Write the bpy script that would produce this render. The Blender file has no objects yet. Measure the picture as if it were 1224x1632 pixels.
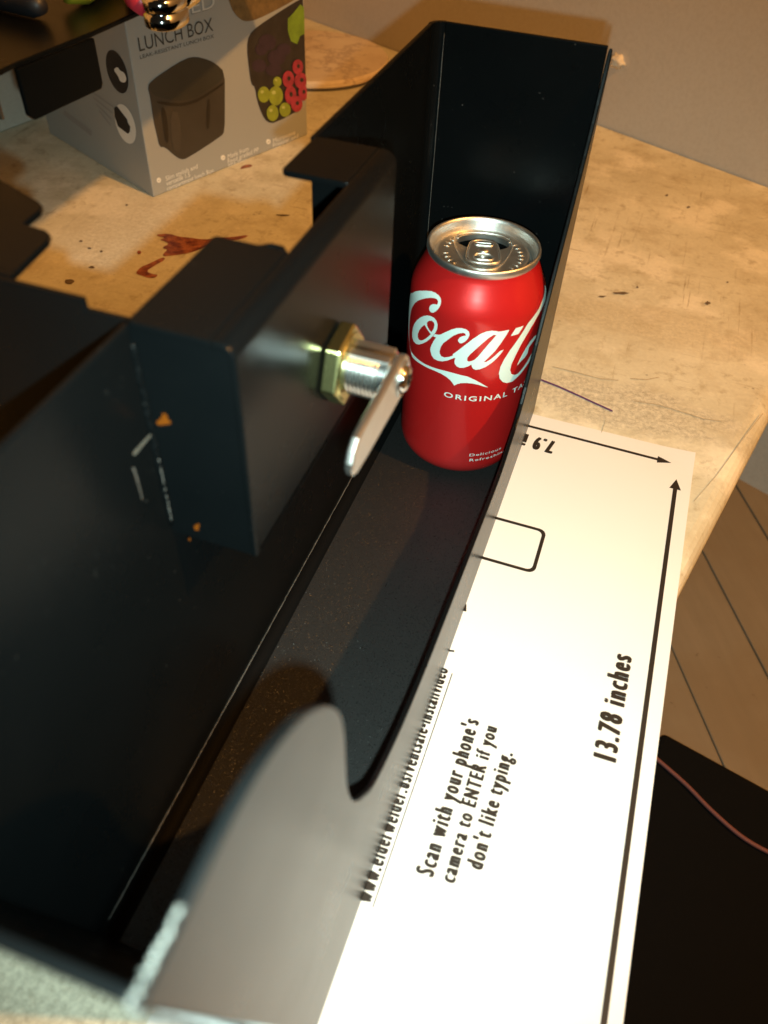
import bpy, bmesh, math, random
import numpy as np
from mathutils import Vector, Matrix
random.seed(4)
scn = bpy.context.scene
COL = scn.collection

# ------------------------------------------------------------------ camera
PX0 = np.array([612., 816.]); FPX = 1317.62
RC = np.array([[0.943531, 0.328901, 0.039663],
               [0.263619, -0.672906, -0.69116],
               [-0.200634, 0.662587, -0.721612]])
CAM = np.array([0., 0., .31683])
cd = bpy.data.cameras.new('camera'); cam = bpy.data.objects.new('camera', cd); COL.objects.link(cam)
cd.sensor_fit = 'VERTICAL'; cd.sensor_height = 36; cd.sensor_width = 27
cd.lens = FPX / 1632 * 36
cd.clip_start = .005; cd.clip_end = 50
cd.dof.use_dof = True; cd.dof.focus_distance = .46; cd.dof.aperture_fstop = 10.5
cam.matrix_world = Matrix(((RC[0][0], -RC[1][0], -RC[2][0], CAM[0]),
                           (RC[0][1], -RC[1][1], -RC[2][1], CAM[1]),
                           (RC[0][2], -RC[1][2], -RC[2][2], CAM[2]), (0, 0, 0, 1)))
scn.camera = cam
# ------------------------------------------------------------------ world, lamps, exposure
w = bpy.data.worlds.new('World'); scn.world = w; w.use_nodes = True
w.node_tree.nodes['Background'].inputs[0].default_value = (1, .72, .45, 1)
w.node_tree.nodes['Background'].inputs[1].default_value = .012
def lamp(name, kind, loc, power, col, rad):
    l = bpy.data.lights.new(name, kind); l.energy = power; l.color = col; l.shadow_soft_size = rad
    o = bpy.data.objects.new(name, l); COL.objects.link(o); o.location = loc; return o
lamp('warm_lamp', 'POINT', (1.05, .10, 1.44), 138, (1, .465, .12), .026)
fl = lamp('camera_flash', 'SPOT', (.005, -.002, .300), 10.6, (.74, 1, .95), .0022)
fl.data.spot_size = math.radians(96); fl.data.spot_blend = 1
fl.rotation_euler = cam.matrix_world.to_euler()
scn.view_settings.view_transform = 'Standard'; scn.view_settings.look = 'None'
scn.view_settings.exposure = 0; scn.view_settings.gamma = 1
scn.render.engine = 'CYCLES'
scn.cycles.max_bounces = 6

# ------------------------------------------------------------------ pixel -> place helpers (a pixel gives a direction, the plane the distance)
def ray(p): return RC.T @ np.array([p[0]-PX0[0], p[1]-PX0[1], FPX])
def onp(p, ax, v): r = ray(p); return CAM + r*(v-CAM[ax])/r[ax]
def onx(p, v): return onp(p, 0, v)
def ony(p, v): return onp(p, 1, v)
def onz(p, v): return onp(p, 2, v)

# ------------------------------------------------------------------ object helpers
def link(name, me, mat=None, parent=None, smooth=False):
    o = bpy.data.objects.new(name, me); COL.objects.link(o)
    if mat is not None: me.materials.append(mat)
    if parent is not None: o.parent = parent
    if smooth:
        for p in me.polygons: p.use_smooth = True
    return o
def fin(name, bm, mat=None, parent=None, smooth=False, bev=0, seg=2, ang=40):
    if bm.faces: bmesh.ops.recalc_face_normals(bm, faces=bm.faces)
    me = bpy.data.meshes.new(name); bm.to_mesh(me); bm.free()
    o = link(name, me, mat, parent, smooth)
    if bev:
        m = o.modifiers.new('bevel', 'BEVEL'); m.width = bev; m.segments = seg; m.limit_method = 'ANGLE'
        m.angle_limit = math.radians(ang)
    return o
def thing(name, label, cat, loc=(0, 0, 0), group=None):
    o = bpy.data.objects.new(name, None); COL.objects.link(o); o.empty_display_size = .02
    o['label'] = label; o['category'] = cat
    if group: o['group'] = group
    return o
def tag(o, label, cat): o['label'] = label; o['category'] = cat; return o
def struct(o): o['kind'] = 'structure'; return o

def prism(bm, pts, f):
    """pts: 2D outline, f(pt, k) -> 3D for k = 0/1 (two sides)"""
    a = [bm.verts.new(f(p, 0)) for p in pts]; b = [bm.verts.new(f(p, 1)) for p in pts]
    n = len(pts)
    bm.faces.new(a); bm.faces.new(b[::-1])
    for i in range(n): bm.faces.new((a[i], a[(i+1) % n], b[(i+1) % n], b[i]))
    return bm
def px_prism(pts, x0, x1): return prism(bmesh.new(), pts, lambda p, k: ((x0, x1)[k], p[0], p[1]))   # pts (y,z)
def py_prism(pts, y0, y1): return prism(bmesh.new(), pts, lambda p, k: (p[0], (y0, y1)[k], p[1]))   # pts (x,z)
def pz_prism(pts, z0, z1): return prism(bmesh.new(), pts, lambda p, k: (p[0], p[1], (z0, z1)[k]))   # pts (x,y)
def boxbm(x0, x1, y0, y1, z0, z1): return pz_prism([(x0, y0), (x1, y0), (x1, y1), (x0, y1)], z0, z1)
def tube(bm, path, r, n=10, cap=True):
    path = [Vector(p) for p in path]; rings = []
    rr = r if isinstance(r, (list, tuple)) else [r]*len(path)
    up = None
    for i, p in enumerate(path):
        t = (path[min(i+1, len(path)-1)] - path[max(i-1, 0)]).normalized()
        if up is None: up = t.orthogonal().normalized()
        up = (up - t*up.dot(t)).normalized(); s = t.cross(up)
        rings.append([bm.verts.new(p + rr[i]*(math.cos(a)*up + math.sin(a)*s)) for a in [2*math.pi*k/n for k in range(n)]])
    for a, b in zip(rings, rings[1:]):
        for k in range(n): bm.faces.new((a[k], a[(k+1) % n], b[(k+1) % n], b[k]))
    if cap: bm.faces.new(rings[0][::-1]); bm.faces.new(rings[-1])
    return bm
def lathe(bm, prof, c, axis='z', n=64, close=False):
    rings = []
    for r, h in prof:
        ring = []
        for k in range(n):
            a = 2*math.pi*k/n
            v = (r*math.cos(a), r*math.sin(a), h) if axis == 'z' else (h, r*math.cos(a), r*math.sin(a))
            ring.append(bm.verts.new((v[0]+c[0], v[1]+c[1], v[2]+c[2])))
        rings.append(ring)
    prs = list(zip(rings, rings[1:]))
    if close: prs.append((rings[-1], rings[0]))
    for a, b in prs:
        for k in range(n): bm.faces.new((a[k], a[(k+1) % n], b[(k+1) % n], b[k]))
    return rings
def smooth_closed(pts, it=2):
    for _ in range(it):
        q = []
        for i in range(len(pts)):
            a = np.array(pts[i], float); b = np.array(pts[(i+1) % len(pts)], float)
            q += [tuple(.75*a+.25*b), tuple(.25*a+.75*b)]
        pts = q
    return pts
def catmull(pts, k=6):
    P = [np.array(p, float) for p in pts]; P = [2*P[0]-P[1]] + P + [2*P[-1]-P[-2]]; out = []
    for i in range(1, len(P)-2):
        for j in range(k):
            t = j/k; a, b, c, d = P[i-1:i+3]
            out.append(tuple(.5*((2*b)+(-a+c)*t+(2*a-5*b+4*c-d)*t*t+(-a+3*b-3*c+d)*t**3)))
    out.append(tuple(P[-2])); return out
def fill2d(loops):
    """triangulated flat mesh (bmesh in XY) of an outline with holes"""
    cu = bpy.data.curves.new('tmp', 'CURVE'); cu.dimensions = '2D'; cu.fill_mode = 'BOTH'
    for L in loops:
        s = cu.splines.new('POLY'); s.points.add(len(L)-1); s.use_cyclic_u = True
        for q, p in zip(s.points, L): q.co = (p[0], p[1], 0, 1)
    o = bpy.data.objects.new('tmp', cu); COL.objects.link(o)
    me = bpy.data.meshes.new_from_object(o.evaluated_get(bpy.context.evaluated_depsgraph_get()))
    bpy.data.objects.remove(o); bpy.data.curves.remove(cu)
    bm = bmesh.new(); bm.from_mesh(me); bpy.data.meshes.remove(me); return bm
def text2d(body, bold=0., space=1.):
    cu = bpy.data.curves.new('tmp', 'FONT'); cu.body = body; cu.size = 1; cu.offset = bold; cu.space_character = space
    cu.resolution_u = 3; cu.fill_mode = 'FRONT'
    o = bpy.data.objects.new('tmp', cu); COL.objects.link(o)
    me = bpy.data.meshes.new_from_object(o.evaluated_get(bpy.context.evaluated_depsgraph_get()))
    bpy.data.objects.remove(o); bpy.data.curves.remove(cu)
    bm = bmesh.new(); bm.from_mesh(me); bpy.data.meshes.remove(me); return bm
def bounds(bm):
    a = np.array([v.co[:] for v in bm.verts]); return a.min(0), a.max(0)
CAPH = None
def capheight():
    global CAPH
    if CAPH is None:
        b = text2d('H'); CAPH = bounds(b)[1][1]; b.free()
    return CAPH
def print_text(name, body, mat, parent, O, U, V, N, width, cap, bold=.0, lift=.0002, space=1.):
    """lay lettering on a plane: O baseline start, U reading direction, V up, N surface normal"""
    bm = text2d(body, 0, space); lo, hi = bounds(bm)
    sx = (width)/(hi[0]-lo[0]); sy = cap/capheight()
    O, U, V, N = [np.array(q, float) for q in (O, U, V, N)]
    src = [tuple(v.co) for v in bm.verts]; faces = [[v.index for v in f.verts] for f in bm.faces]; bm.free(); bm = bmesh.new()
    steps = [(0, 0)] if bold <= .02 else [(-1, 0), (1, 0), (-.5, .25), (.5, -.25), (0, 0), (-.75, -.2), (.75, .2)]     # heavy face: the strokes are thickened by overlaid passes
    for k, (dx, dy) in enumerate(steps):
        vs = [bm.verts.new(O + U*((c[0]-lo[0])*sx+dx*bold*sx) + V*(c[1]+dy*bold)*sy + N*(lift+k*1.2e-5)) for c in src]
        for f in faces: bm.faces.new([vs[i] for i in f])
    o = fin(name, bm, mat, parent)
    return o
def decal(name, loops, mat, parent, fmap):
    bm = fill2d(loops)
    for v in bm.verts: v.co = fmap((v.co.x, v.co.y))
    return fin(name, bm, mat, parent)

# ------------------------------------------------------------------ materials
class NT:
    def __init__(s, name):
        s.m = bpy.data.materials.new(name); s.m.use_nodes = True; s.t = s.m.node_tree
        s.b = s.t.nodes['Principled BSDF']
    def n(s, kind, **kw):
        x = s.t.nodes.new(kind)
        for k, v in kw.items():
            if k in x.inputs: x.inputs[k].default_value = v
            else: setattr(x, k, v)
        return x
    def l(s, a, b): s.t.links.new(a, b)
    def co(s, scale=(1, 1, 1), rot=(0, 0, 0), loc=(0, 0, 0)):
        tc = s.n('ShaderNodeTexCoord'); mp = s.n('ShaderNodeMapping')
        mp.inputs['Scale'].default_value = scale; mp.inputs['Rotation'].default_value = rot; mp.inputs['Location'].default_value = loc
        s.l(tc.outputs['Object'], mp.inputs['Vector']); return mp.outputs['Vector']
    def noise(s, scale, detail=4, rough=.55, co=None):
        x = s.n('ShaderNodeTexNoise'); x.inputs['Scale'].default_value = scale; x.inputs['Detail'].default_value = detail
        x.inputs['Roughness'].default_value = rough; s.l(co or s.co(), x.inputs['Vector']); return x.outputs['Fac']
    def ramp(s, fac, stops):
        r = s.n('ShaderNodeValToRGB'); e = r.color_ramp.elements
        while len(e) < len(stops): e.new(.5)
        for q, (p, c) in zip(e, stops):
            q.position = p; q.color = (c, c, c, 1) if not isinstance(c, tuple) else c+(1,)
        s.l(fac, r.inputs['Fac']); return r.outputs['Color']
    def mix(s, fac, a, b, mode='MIX'):
        x = s.n('ShaderNodeMix', data_type='RGBA', blend_type=mode)
        for sock, v in ((x.inputs[0], fac), (x.inputs[6], a), (x.inputs[7], b)):
            if hasattr(v, 'links') or hasattr(v, 'is_linked'): s.l(v, sock)
            elif isinstance(v, tuple): sock.default_value = v+(1,)
            else: sock.default_value = v
        return x.outputs[2]
    def math(s, op, a, b=0., clamp=False):
        x = s.n('ShaderNodeMath', operation=op, use_clamp=clamp)
        for sock, v in ((x.inputs[0], a), (x.inputs[1], b)):
            if hasattr(v, 'is_linked'): s.l(v, sock)
            else: sock.default_value = v
        return x.outputs[0]
    def bump(s, h, strength=.2, dist=.001):
        x = s.n('ShaderNodeBump'); x.inputs['Strength'].default_value = strength; x.inputs['Distance'].default_value = dist
        s.l(h, x.inputs['Height']); s.l(x.outputs['Normal'], s.b.inputs['Normal'])
    def set(s, **kw):
        nm = dict(col='Base Color', rough='Roughness', metal='Metallic', spec='Specular IOR Level', coat='Coat Weight', coatr='Coat Roughness', sheen='Sheen Weight', sub='Subsurface Weight')
        for k, v in kw.items():
            sock = s.b.inputs[nm[k]]
            if hasattr(v, 'is_linked'): s.l(v, sock)
            else: sock.default_value = v+(1,) if isinstance(v, tuple) else v
        return s
def plain(name, col, rough=.6, metal=0., spec=.5, var=.12, scale=60, bump=0., coat=0.):
    t = NT(name); f = t.noise(scale, 3)
    lo = tuple(c*(1-var) for c in col); hi = tuple(min(1, c*(1+var)) for c in col)
    t.set(col=t.mix(f, lo, hi), rough=rough, metal=metal, spec=spec, coat=coat)
    if bump: t.bump(t.noise(scale*8, 2), bump, .0005)
    return t.m

def mat_steel():
    t = NT('black_powder_coat')
    a = t.noise(25, 5, .6); fine = t.noise(2600, 2, .6)
    dust = t.ramp(t.noise(420, 2, .5), [(.72, 0.), (.80, 1.)])
    vo = t.n('ShaderNodeTexVoronoi'); vo.inputs['Scale'].default_value = 170; t.l(t.co(), vo.inputs['Vector'])
    sep = t.n('ShaderNodeSeparateColor'); t.l(vo.outputs['Color'], sep.inputs['Color'])
    dots = t.math('MULTIPLY', t.ramp(vo.outputs['Distance'], [(.05, 1.), (.09, 0.)]), t.ramp(sep.outputs[0], [(.94, 0.), (.95, 1.)]))
    dustm = t.math('MAXIMUM', t.math('MULTIPLY', dust, t.ramp(t.noise(9, 3), [(.45, 0.), (.65, .6)])), dots)
    col = t.mix(a, (.0019, .0025, .0028), (.0032, .0038, .0041))
    t.set(col=t.mix(t.math('MULTIPLY', dustm, .25), col, (.22, .21, .19)))
    t.set(rough=t.math('ADD', t.math('MULTIPLY', a,   .08), .24), spec=.085)
    t.bump(fine, .12, .00025); return t.m
def mat_sparkle():
    # the tray floor: same coat, grainier, with fine metallic-looking grains
    t = NT('grainy_black_coat')
    a = t.noise(30, 4, .6)
    vo = t.n('ShaderNodeTexVoronoi'); vo.inputs['Scale'].default_value = 3600; t.l(t.co(), vo.inputs['Vector'])
    sep = t.n('ShaderNodeSeparateColor'); t.l(vo.outputs['Color'], sep.inputs['Color'])
    pick = t.ramp(sep.outputs[0], [(.93, 0.), (.94, 1.)])
    t.set(col=t.mix(pick, t.mix(a, (.0085, .0082, .0082), (.0135, .013, .0125)), (.030, .029, .027)), rough=t.math('SUBTRACT', .46, t.math('MULTIPLY', pick, .2)), metal=t.math('MULTIPLY', pick, .8), spec=.4)
    bp = t.n('ShaderNodeBump'); bp.inputs['Strength'].default_value = .45; bp.inputs['Distance'].default_value = .0004; t.l(t.noise(2400, 2, .7), bp.inputs['Height'])
    off = t.n('ShaderNodeVectorMath', operation='SUBTRACT'); t.l(vo.outputs['Color'], off.inputs[0]); off.inputs[1].default_value = (.5, .5, .5)
    sc = t.n('ShaderNodeVectorMath', operation='SCALE'); t.l(off.outputs[0], sc.inputs[0]); t.l(t.math('MULTIPLY', pick, 1.0), sc.inputs['Scale'])
    ad = t.n('ShaderNodeVectorMath', operation='ADD'); t.l(bp.outputs['Normal'], ad.inputs[0]); t.l(sc.outputs[0], ad.inputs[1])
    nz = t.n('ShaderNodeVectorMath', operation='NORMALIZE'); t.l(ad.outputs[0], nz.inputs[0]); t.l(nz.outputs[0], t.b.inputs['Normal'])
    return t.m
M = {}
M['steel'] = mat_steel(); M['grain'] = mat_sparkle()
M['bare'] = plain('worn_bare_steel', (.13, .135, .125), .55, .5, scale=500, var=.4, bump=.4)
M['zinc'] = plain('zinc_plated_steel', (.74, .75, .73), .24, 1., scale=120, var=.1, bump=.08)
M['arm'] = plain('brushed_cam_steel', (.70, .69, .66), .36, 1., scale=200, var=.12, bump=.12)
M['brass'] = plain('yellow_chromate_nut', (.62, .60, .27), .27, 1., scale=150, var=.25, bump=.1)
M['chrome'] = plain('polished_screw', (.72, .72, .72), .09, 1., scale=80, var=.05)
M['darkhole'] = plain('recess_shade', (.002, .002, .002), .9, 0, .05)  # shade inside the can and screw slots, put in as near-black
M['rust'] = plain('rust_orange', (.15, .036, .002), .95, 0, .05, scale=900, var=.5, bump=.4)
def mat_table():
    t = NT('worn_painted_table'); co = t.co()
    big = t.noise(5.5, 8, .62); mid = t.noise(26, 7, .65); fine = t.noise(330, 3, .6)
    c = t.mix(t.ramp(big, [(.36, 0.), (.62, 1.)]), (.58, .54, .41), (.75, .725, .60))
    c = t.mix(t.ramp(mid, [(.50, 0.), (.66, .6)]), c, (.48, .41, .28))
    c = t.mix(t.ramp(t.noise(14, 6, .6, t.co((1, 1, 1), (0, 0, 0), (3, 1, 0))), [(.52, 0.), (.62, .85)]), c, (.84, .80, .68))
    # long rubbed streaks and fine scratches, worn into the paint
    s1 = t.noise(1, 6, .62, t.co((260, 14, 1), (0, 0, .45))); s2 = t.noise(1, 5, .6, t.co((22, 300, 1), (0, 0, -.3)))
    sm = t.ramp(t.noise(10, 4, .6), [(.48, 0.), (.6, 1.)])
    c = t.mix(t.math('MULTIPLY', t.ramp(s1, [(.60, 0.), (.68, .75)]), sm), c, (.30, .22, .12))
    c = t.mix(t.math('MULTIPLY', t.ramp(s2, [(.62, 0.), (.70, .6)]), t.ramp(mid, [(.4, 1.), (.6, 0.)])), c, (.33, .25, .14))
    ve = t.n('ShaderNodeTexVoronoi', feature='DISTANCE_TO_EDGE'); ve.inputs['Scale'].default_value = 22
    wv = t.n('ShaderNodeVectorMath', operation='ADD'); nz = t.n('ShaderNodeTexNoise'); nz.inputs['Scale'].default_value = 40; nz.inputs['Detail'].default_value = 5; t.l(co, nz.inputs['Vector'])
    sv = t.n('ShaderNodeVectorMath', operation='SCALE'); t.l(nz.outputs['Color'], sv.inputs[0]); sv.inputs['Scale'].default_value = .05
    t.l(co, wv.inputs[0]); t.l(sv.outputs[0], wv.inputs[1]); t.l(wv.outputs[0], ve.inputs['Vector'])
    ck = t.math('MULTIPLY', t.ramp(ve.outputs['Distance'], [(.004, 1.), (.02, 0.)]), t.ramp(t.noise(8, 5, .65), [(.52, 0.), (.64, .35)]))
    c = t.mix(ck, c, (.30, .22, .13))
    gr = t.noise(75, 8, .72)
    c = t.mix(t.ramp(gr, [(.54, 0.), (.66, .65)]), c, (.40, .335, .22))
    c = t.mix(t.ramp(gr, [(.30, .5), (.42, 0.)]), c, (.86, .82, .70))
    # dark pinprick specks in clusters
    vo = t.n('ShaderNodeTexVoronoi'); vo.inputs['Scale'].default_value = 150; t.l(co, vo.inputs['Vector'])
    sp = t.math('MULTIPLY', t.ramp(vo.outputs['Distance'], [(.10, 1.), (.2, 0.)]), t.ramp(t.noise(18, 5, .7), [(.56, 0.), (.64, 1.)]))
    c = t.mix(t.math('MULTIPLY', sp, .6), c, (.10, .075, .05))
    # flaked silvery-grey patch just beyond the paper
    def blob(cx, cy, rx, ry, soft):
        m = t.n('ShaderNodeMapping'); m.inputs['Location'].default_value = (-cx/rx, -cy/ry, 0); m.inputs['Scale'].default_value = (1/rx, 1/ry, 0)
        t.l(co, m.inputs['Vector']); g = t.n('ShaderNodeVectorMath', operation='LENGTH'); t.l(m.outputs['Vector'], g.inputs[0])
        d = t.math('ADD', g.outputs['Value'], t.math('MULTIPLY', t.math('SUBTRACT', t.noise(45, 6, .7), .5), 1.6))
        return t.ramp(d, [(1-soft, 1.), (1.0, 0.)])
    flake = t.ramp(t.noise(300, 7, .8), [(.40, 0.), (.60, 1.)])
    silver = t.mix(flake, (.37, .34, .27), (.74, .70, .58))
    c = t.mix(t.math('MULTIPLY', blob(.005, .43, .095, .028, .35), .8), c, silver)
    c = t.mix(t.math('MULTIPLY', blob(-.14, .02, .09, .06, .4), .7), c, silver)
    c = t.mix(t.math('MULTIPLY', blob(-.37, .50, .06, .10, .6), .6), c, t.mix(flake, (.62, .57, .45), (.88, .85, .76)))
    c = t.mix(t.math('MULTIPLY', blob(.02, .53, .12, .03, .5), .5), c, t.mix(flake, (.42, .35, .23), (.70, .62, .45)))
    c = t.mix(.38, c, t.mix(fine, (.35, .28, .18), (1., .93, .75)), 'MULTIPLY')
    t.set(col=c, rough=t.math('ADD', t.math('MULTIPLY', mid, .25), .38), spec=.4)
    t.bump(t.math('ADD', t.math('MULTIPLY', mid, .6), t.math('MULTIPLY', fine, .4)), .25, .0012); return t.m
M['table'] = mat_table()
def mat_wall():
    t = NT('beige_plaster'); c = t.mix(t.noise(7, 6, .6), (.53, .475, .405), (.60, .545, .47))
    c = t.mix(t.math('MULTIPLY', t.ramp(t.noise(300, 3, .6), [(.4, 0.), (.7, 1.)]), .18), c, (.36, .29, .22))
    t.set(col=c, rough=.85, spec=.25); t.bump(t.noise(90, 4, .55), .18, .0015); return t.m
M['wall'] = mat_wall()
def mat_board():
    t = NT('worn_floor_board'); g = t.noise(1, 7, .6, t.co((60, 5, 60))); b = t.noise(6, 5, .6)
    c = t.mix(g, (.14, .115, .082), (.23, .188, .135)); c = t.mix(t.ramp(b, [(.42, 0.), (.62, .7)]), c, (.16, .12, .075))
    c = t.mix(t.ramp(t.noise(70, 4, .7), [(.66, 0.), (.72, .7)]), c, (.07, .045, .025))
    t.set(col=c, rough=.6, spec=.35); t.bump(g, .3, .001); return t.m
M['board'] = mat_board()
M['gap'] = plain('dark_floor_joint', (.06, .045, .03), .9)
M['paper'] = plain('glossy_card', (.72, .70, .68), .40, 0, .45, var=.02, scale=20)
M['ink'] = plain('black_print_ink', (.022, .016, .012), .5, 0, .3, var=.2)
M['mat'] = plain('black_fabric', (.004, .004, .0042), .95, 0, .08, var=.4, scale=900, bump=.6)
M['cable'] = plain('pink_rubber', (.13, .042, .038), .7, var=.1)

# ================================================================== THE SETTING
ZF = -.30
fl_base = struct(fin('floor', boxbm(-3, 3, -2, 2.2, ZF-.05, ZF-.012), M['gap']))
s1, s2 = onz((1075, 1040), ZF), onz((1150, 1210), ZF)
bd = (s2-s1)/np.linalg.norm(s2-s1); bn = np.array([-bd[1], bd[0], 0])      # boards run along bd
if bn[0] < 0: bn = -bn
BW = abs(np.dot(onz((1120, 880), ZF)-s1, bn)); BW = max(.075, min(.12, BW*1.0))
bmb = prism(bmesh.new(), [(-1.6, .0005), (1.2, .0005), (1.2, BW-.0005), (-1.6, BW-.0005)], lambda p, k: (p[1], p[0], (-.012, 0)[k]))
board_me = None
for i in range(-4, 9):
    if board_me is None:
        o = fin('floor_board', bmb, M['board'], fl_base, bev=.0012); board_me = o.data
    else:
        o = bpy.data.objects.new('floor_board', board_me); COL.objects.link(o); o.parent = fl_base
        m = o.modifiers.new('bevel', 'BEVEL'); m.width = .0012; m.segments = 2
    p = s1 + bn*BW*i
    o.matrix_world = Matrix.Translation((p[0], p[1], ZF + random.uniform(-.0012, .0004))) @ Matrix.Rotation(math.atan2(bd[1], bd[0])+math.pi/2, 4, 'Z')

wa = np.array([-.4, 1.0239, 0]); wdir = np.array([.0984+.4, .793-1.0239, 0]); wdir /= np.linalg.norm(wdir); wn = np.array([-wdir[1], wdir[0], 0])
w0 = wa - wdir*.25; w1 = wa + wdir*2.2
back_wall = struct(fin('back_wall', pz_prism([w0[:2], w1[:2], (w1+wn*.08)[:2], (w0+wn*.08)[:2]], ZF-.02, 1.4), M['wall']))
side_wall = struct(fin('side_wall', pz_prism([(-.60, .1), (-.573, .60), (-.552, .68), (-.545, 1.08), (-.63, 1.08), (-.68, .1)], .0006, 1.0), M['wall']))
# crumb of loose plaster sticking out of the wall beside the steel corner
c0 = onz((985, 97), .2); r_ = ray((985, 97)); tt = np.dot(wa-CAM, wn)/np.dot(r_, wn); cp = CAM + r_*tt
bm = bmesh.new(); bmesh.ops.create_icosphere(bm, subdivisions=3, radius=.0075)
for v in bm.verts:
    k = 1+.35*math.sin(v.co.x*900+v.co.z*700)*math.cos(v.co.y*800); v.co = v.co*k*Vector((1, 1, .8)[i] for i in range(3)) if False else Vector((v.co.x*k, v.co.y*k, v.co.z*k*.8))
    v.co += Vector(cp)
fin('plaster_crumb', bm, plain('loose_plaster', (.7, .62, .5), .9, scale=300, var=.3), back_wall, smooth=True)

# ------------------------------------------------------------------ table
table = thing('work_table', 'worn cream painted table with scuffs, scratches and a rounded edge', 'table')
e0, e1 = onz((1224, 665), 0)[:2], onz((1100, 905), 0)[:2]
ed = (e0-e1)/np.linalg.norm(e0-e1); eR = e1 + ed*.0; off = np.array([ed[1], -ed[0]])*.001
pA = e1 - ed*1.0 + off; pB = e1 + ed*(.50) + off
# far right corner where the edge meets the back wall
A_ = np.array([[ed[0], -wdir[0]], [ed[1], -wdir[1]]]); sol = np.linalg.solve(A_, (wa[:2]-wn[:2]*.0015)-e1); pB = e1 + ed*sol[0] + off
pC = (wa - wdir*.25 - wn*.0015)[:2]
bm = pz_prism([tuple(pA), tuple(pB), tuple(pC), (-1.3, 1.2-.1), (-1.3, -.55)], -.032, 0)
edges = [e for e in bm.edges if all(abs(np.dot(np.array(v.co[:2])-e1, [ed[1], -ed[0]])-.001) < 1e-4 for v in e.verts) and abs(e.verts[0].co.z-e.verts[1].co.z) < 1e-6]
bmesh.ops.bevel(bm, geom=edges, offset=.0125, segments=6, profile=.5, affect='EDGES')
fin('top', bm, M['table'], table, smooth=False)
for lx, ly in ((-.02, .05), (-1.2, .05), (-1.2, .95), (.0, .68)):
    fin('leg', boxbm(lx-.03, lx+.03, ly-.03, ly+.03, ZF, -.0325), M['table'], table, bev=.003)
def on_table(name, pxs, mat, lift, scale=1., base=(0, 0), sm=1):
    pts = [(base[0]+p[0]/scale, base[1]+p[1]/scale) for p in pxs]
    L = [tuple(onz(p, 0)[:2]) for p in pts]; L = smooth_closed(L, sm)
    bm = fill2d([L])
    for v in bm.verts: v.co.z = lift
    return fin(name, bm, mat, table)
stain = NT('red_brown_paint_smear'); st_n = stain.noise(120, 5, .7)
stain.set(col=stain.mix(stain.ramp(st_n, [(.38, 0.), (.62, 1.)]), (.11, .012, .004), (.40, .13, .05)), rough=.3); M['stain'] = stain.m
b3 = dict(scale=1.855, base=(0, 280))
on_table('paint_smear', [(455, 176), (500, 172), (530, 182), (560, 184), (600, 190), (640, 188), (690, 182), (735, 176), (728, 184), (690, 194), (650, 202), (600, 216), (560, 230), (520, 236), (480, 240), (486, 228), (497, 220), (478, 214), (500, 204), (492, 196), (470, 190), (492, 186)], M['stain'], .0004, **b3)
on_table('paint_smear', [(400, 290), (415, 272), (440, 262), (480, 242), (492, 248), (455, 268), (432, 284), (450, 292), (468, 294), (460, 303), (440, 304), (418, 296)], M['stain'], .0004, **b3)
on_table('paint_smear', [(405, 224), (416, 222), (418, 232), (408, 234)], M['stain'], .0004, **b3)
on_table('paint_smear', [(760, 524), (778, 518), (795, 520), (790, 527), (770, 530), (756, 534)], M['stain'], .0004, scale=1.974)
M['smudge'] = plain('dark_smudge', (.13, .085, .045), .7, scale=400, var=.5)
for (x, y, a, b) in ((272, 272, 10, 4), (205, 314, 16, 9), (240, 195, 7, 3), (265, 216, 6, 3), (375, 88, 5, 3), (835, 118, 22, 3), (300, 225, 5, 3)):
    on_table('smudge', [(x+a*math.cos(t)*random.uniform(.6, 1.15), y+b*math.sin(t)*random.uniform(.6, 1.15)) for t in np.linspace(0, 2*math.pi, 11)[:-1]], M['smudge'], .0005, **b3)
for (x, y, a, b) in ((1070, 775, 8, 5), (1120, 722, 3, 2), (850, 750, 26, 4), (800, 758, 14, 3), (965, 500, 5, 3), (1020, 530, 6, 3), (890, 735, 5, 3)):
    on_table('smudge', [(x+a*math.cos(t)*random.uniform(.4, 1.2), y+b*math.sin(t)*random.uniform(.4, 1.2)) for t in np.linspace(0, 2*math.pi, 11)[:-1]], M['smudge'], .0005, scale=1.602, base=(460, 0))
M['pen'] = plain('purple_pen', (.10, .035, .13), .5)
pl = [(862, 606), (890, 617), (915, 628), (945, 642), (976, 656)]
on_table('pen_line', [(x, y-1.3) for x, y in pl] + [(x, y+1.6) for x, y in pl[::-1]], M['pen'], .0005, sm=0)
M['scratch'] = plain('deep_scratch', (.44, .36, .24), .7, scale=500, var=.4)
for pts in ([(1010, 640), (1050, 646), (1080, 655), (1120, 668), (1150, 672)], [(880, 585), (910, 592), (955, 604), (985, 607)], [(1105, 800), (1140, 760), (1180, 705), (1215, 660)], [(960, 640), (965, 670), (958, 690)], [(1000, 590), (1004, 604), (1030, 606), (1050, 602)]):
    on_table('scratch', [(x, y-.7) for x, y in pts] + [(x+.6, y+.9) for x, y in pts[::-1]], M['scratch'], .0005, sm=0)

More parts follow.
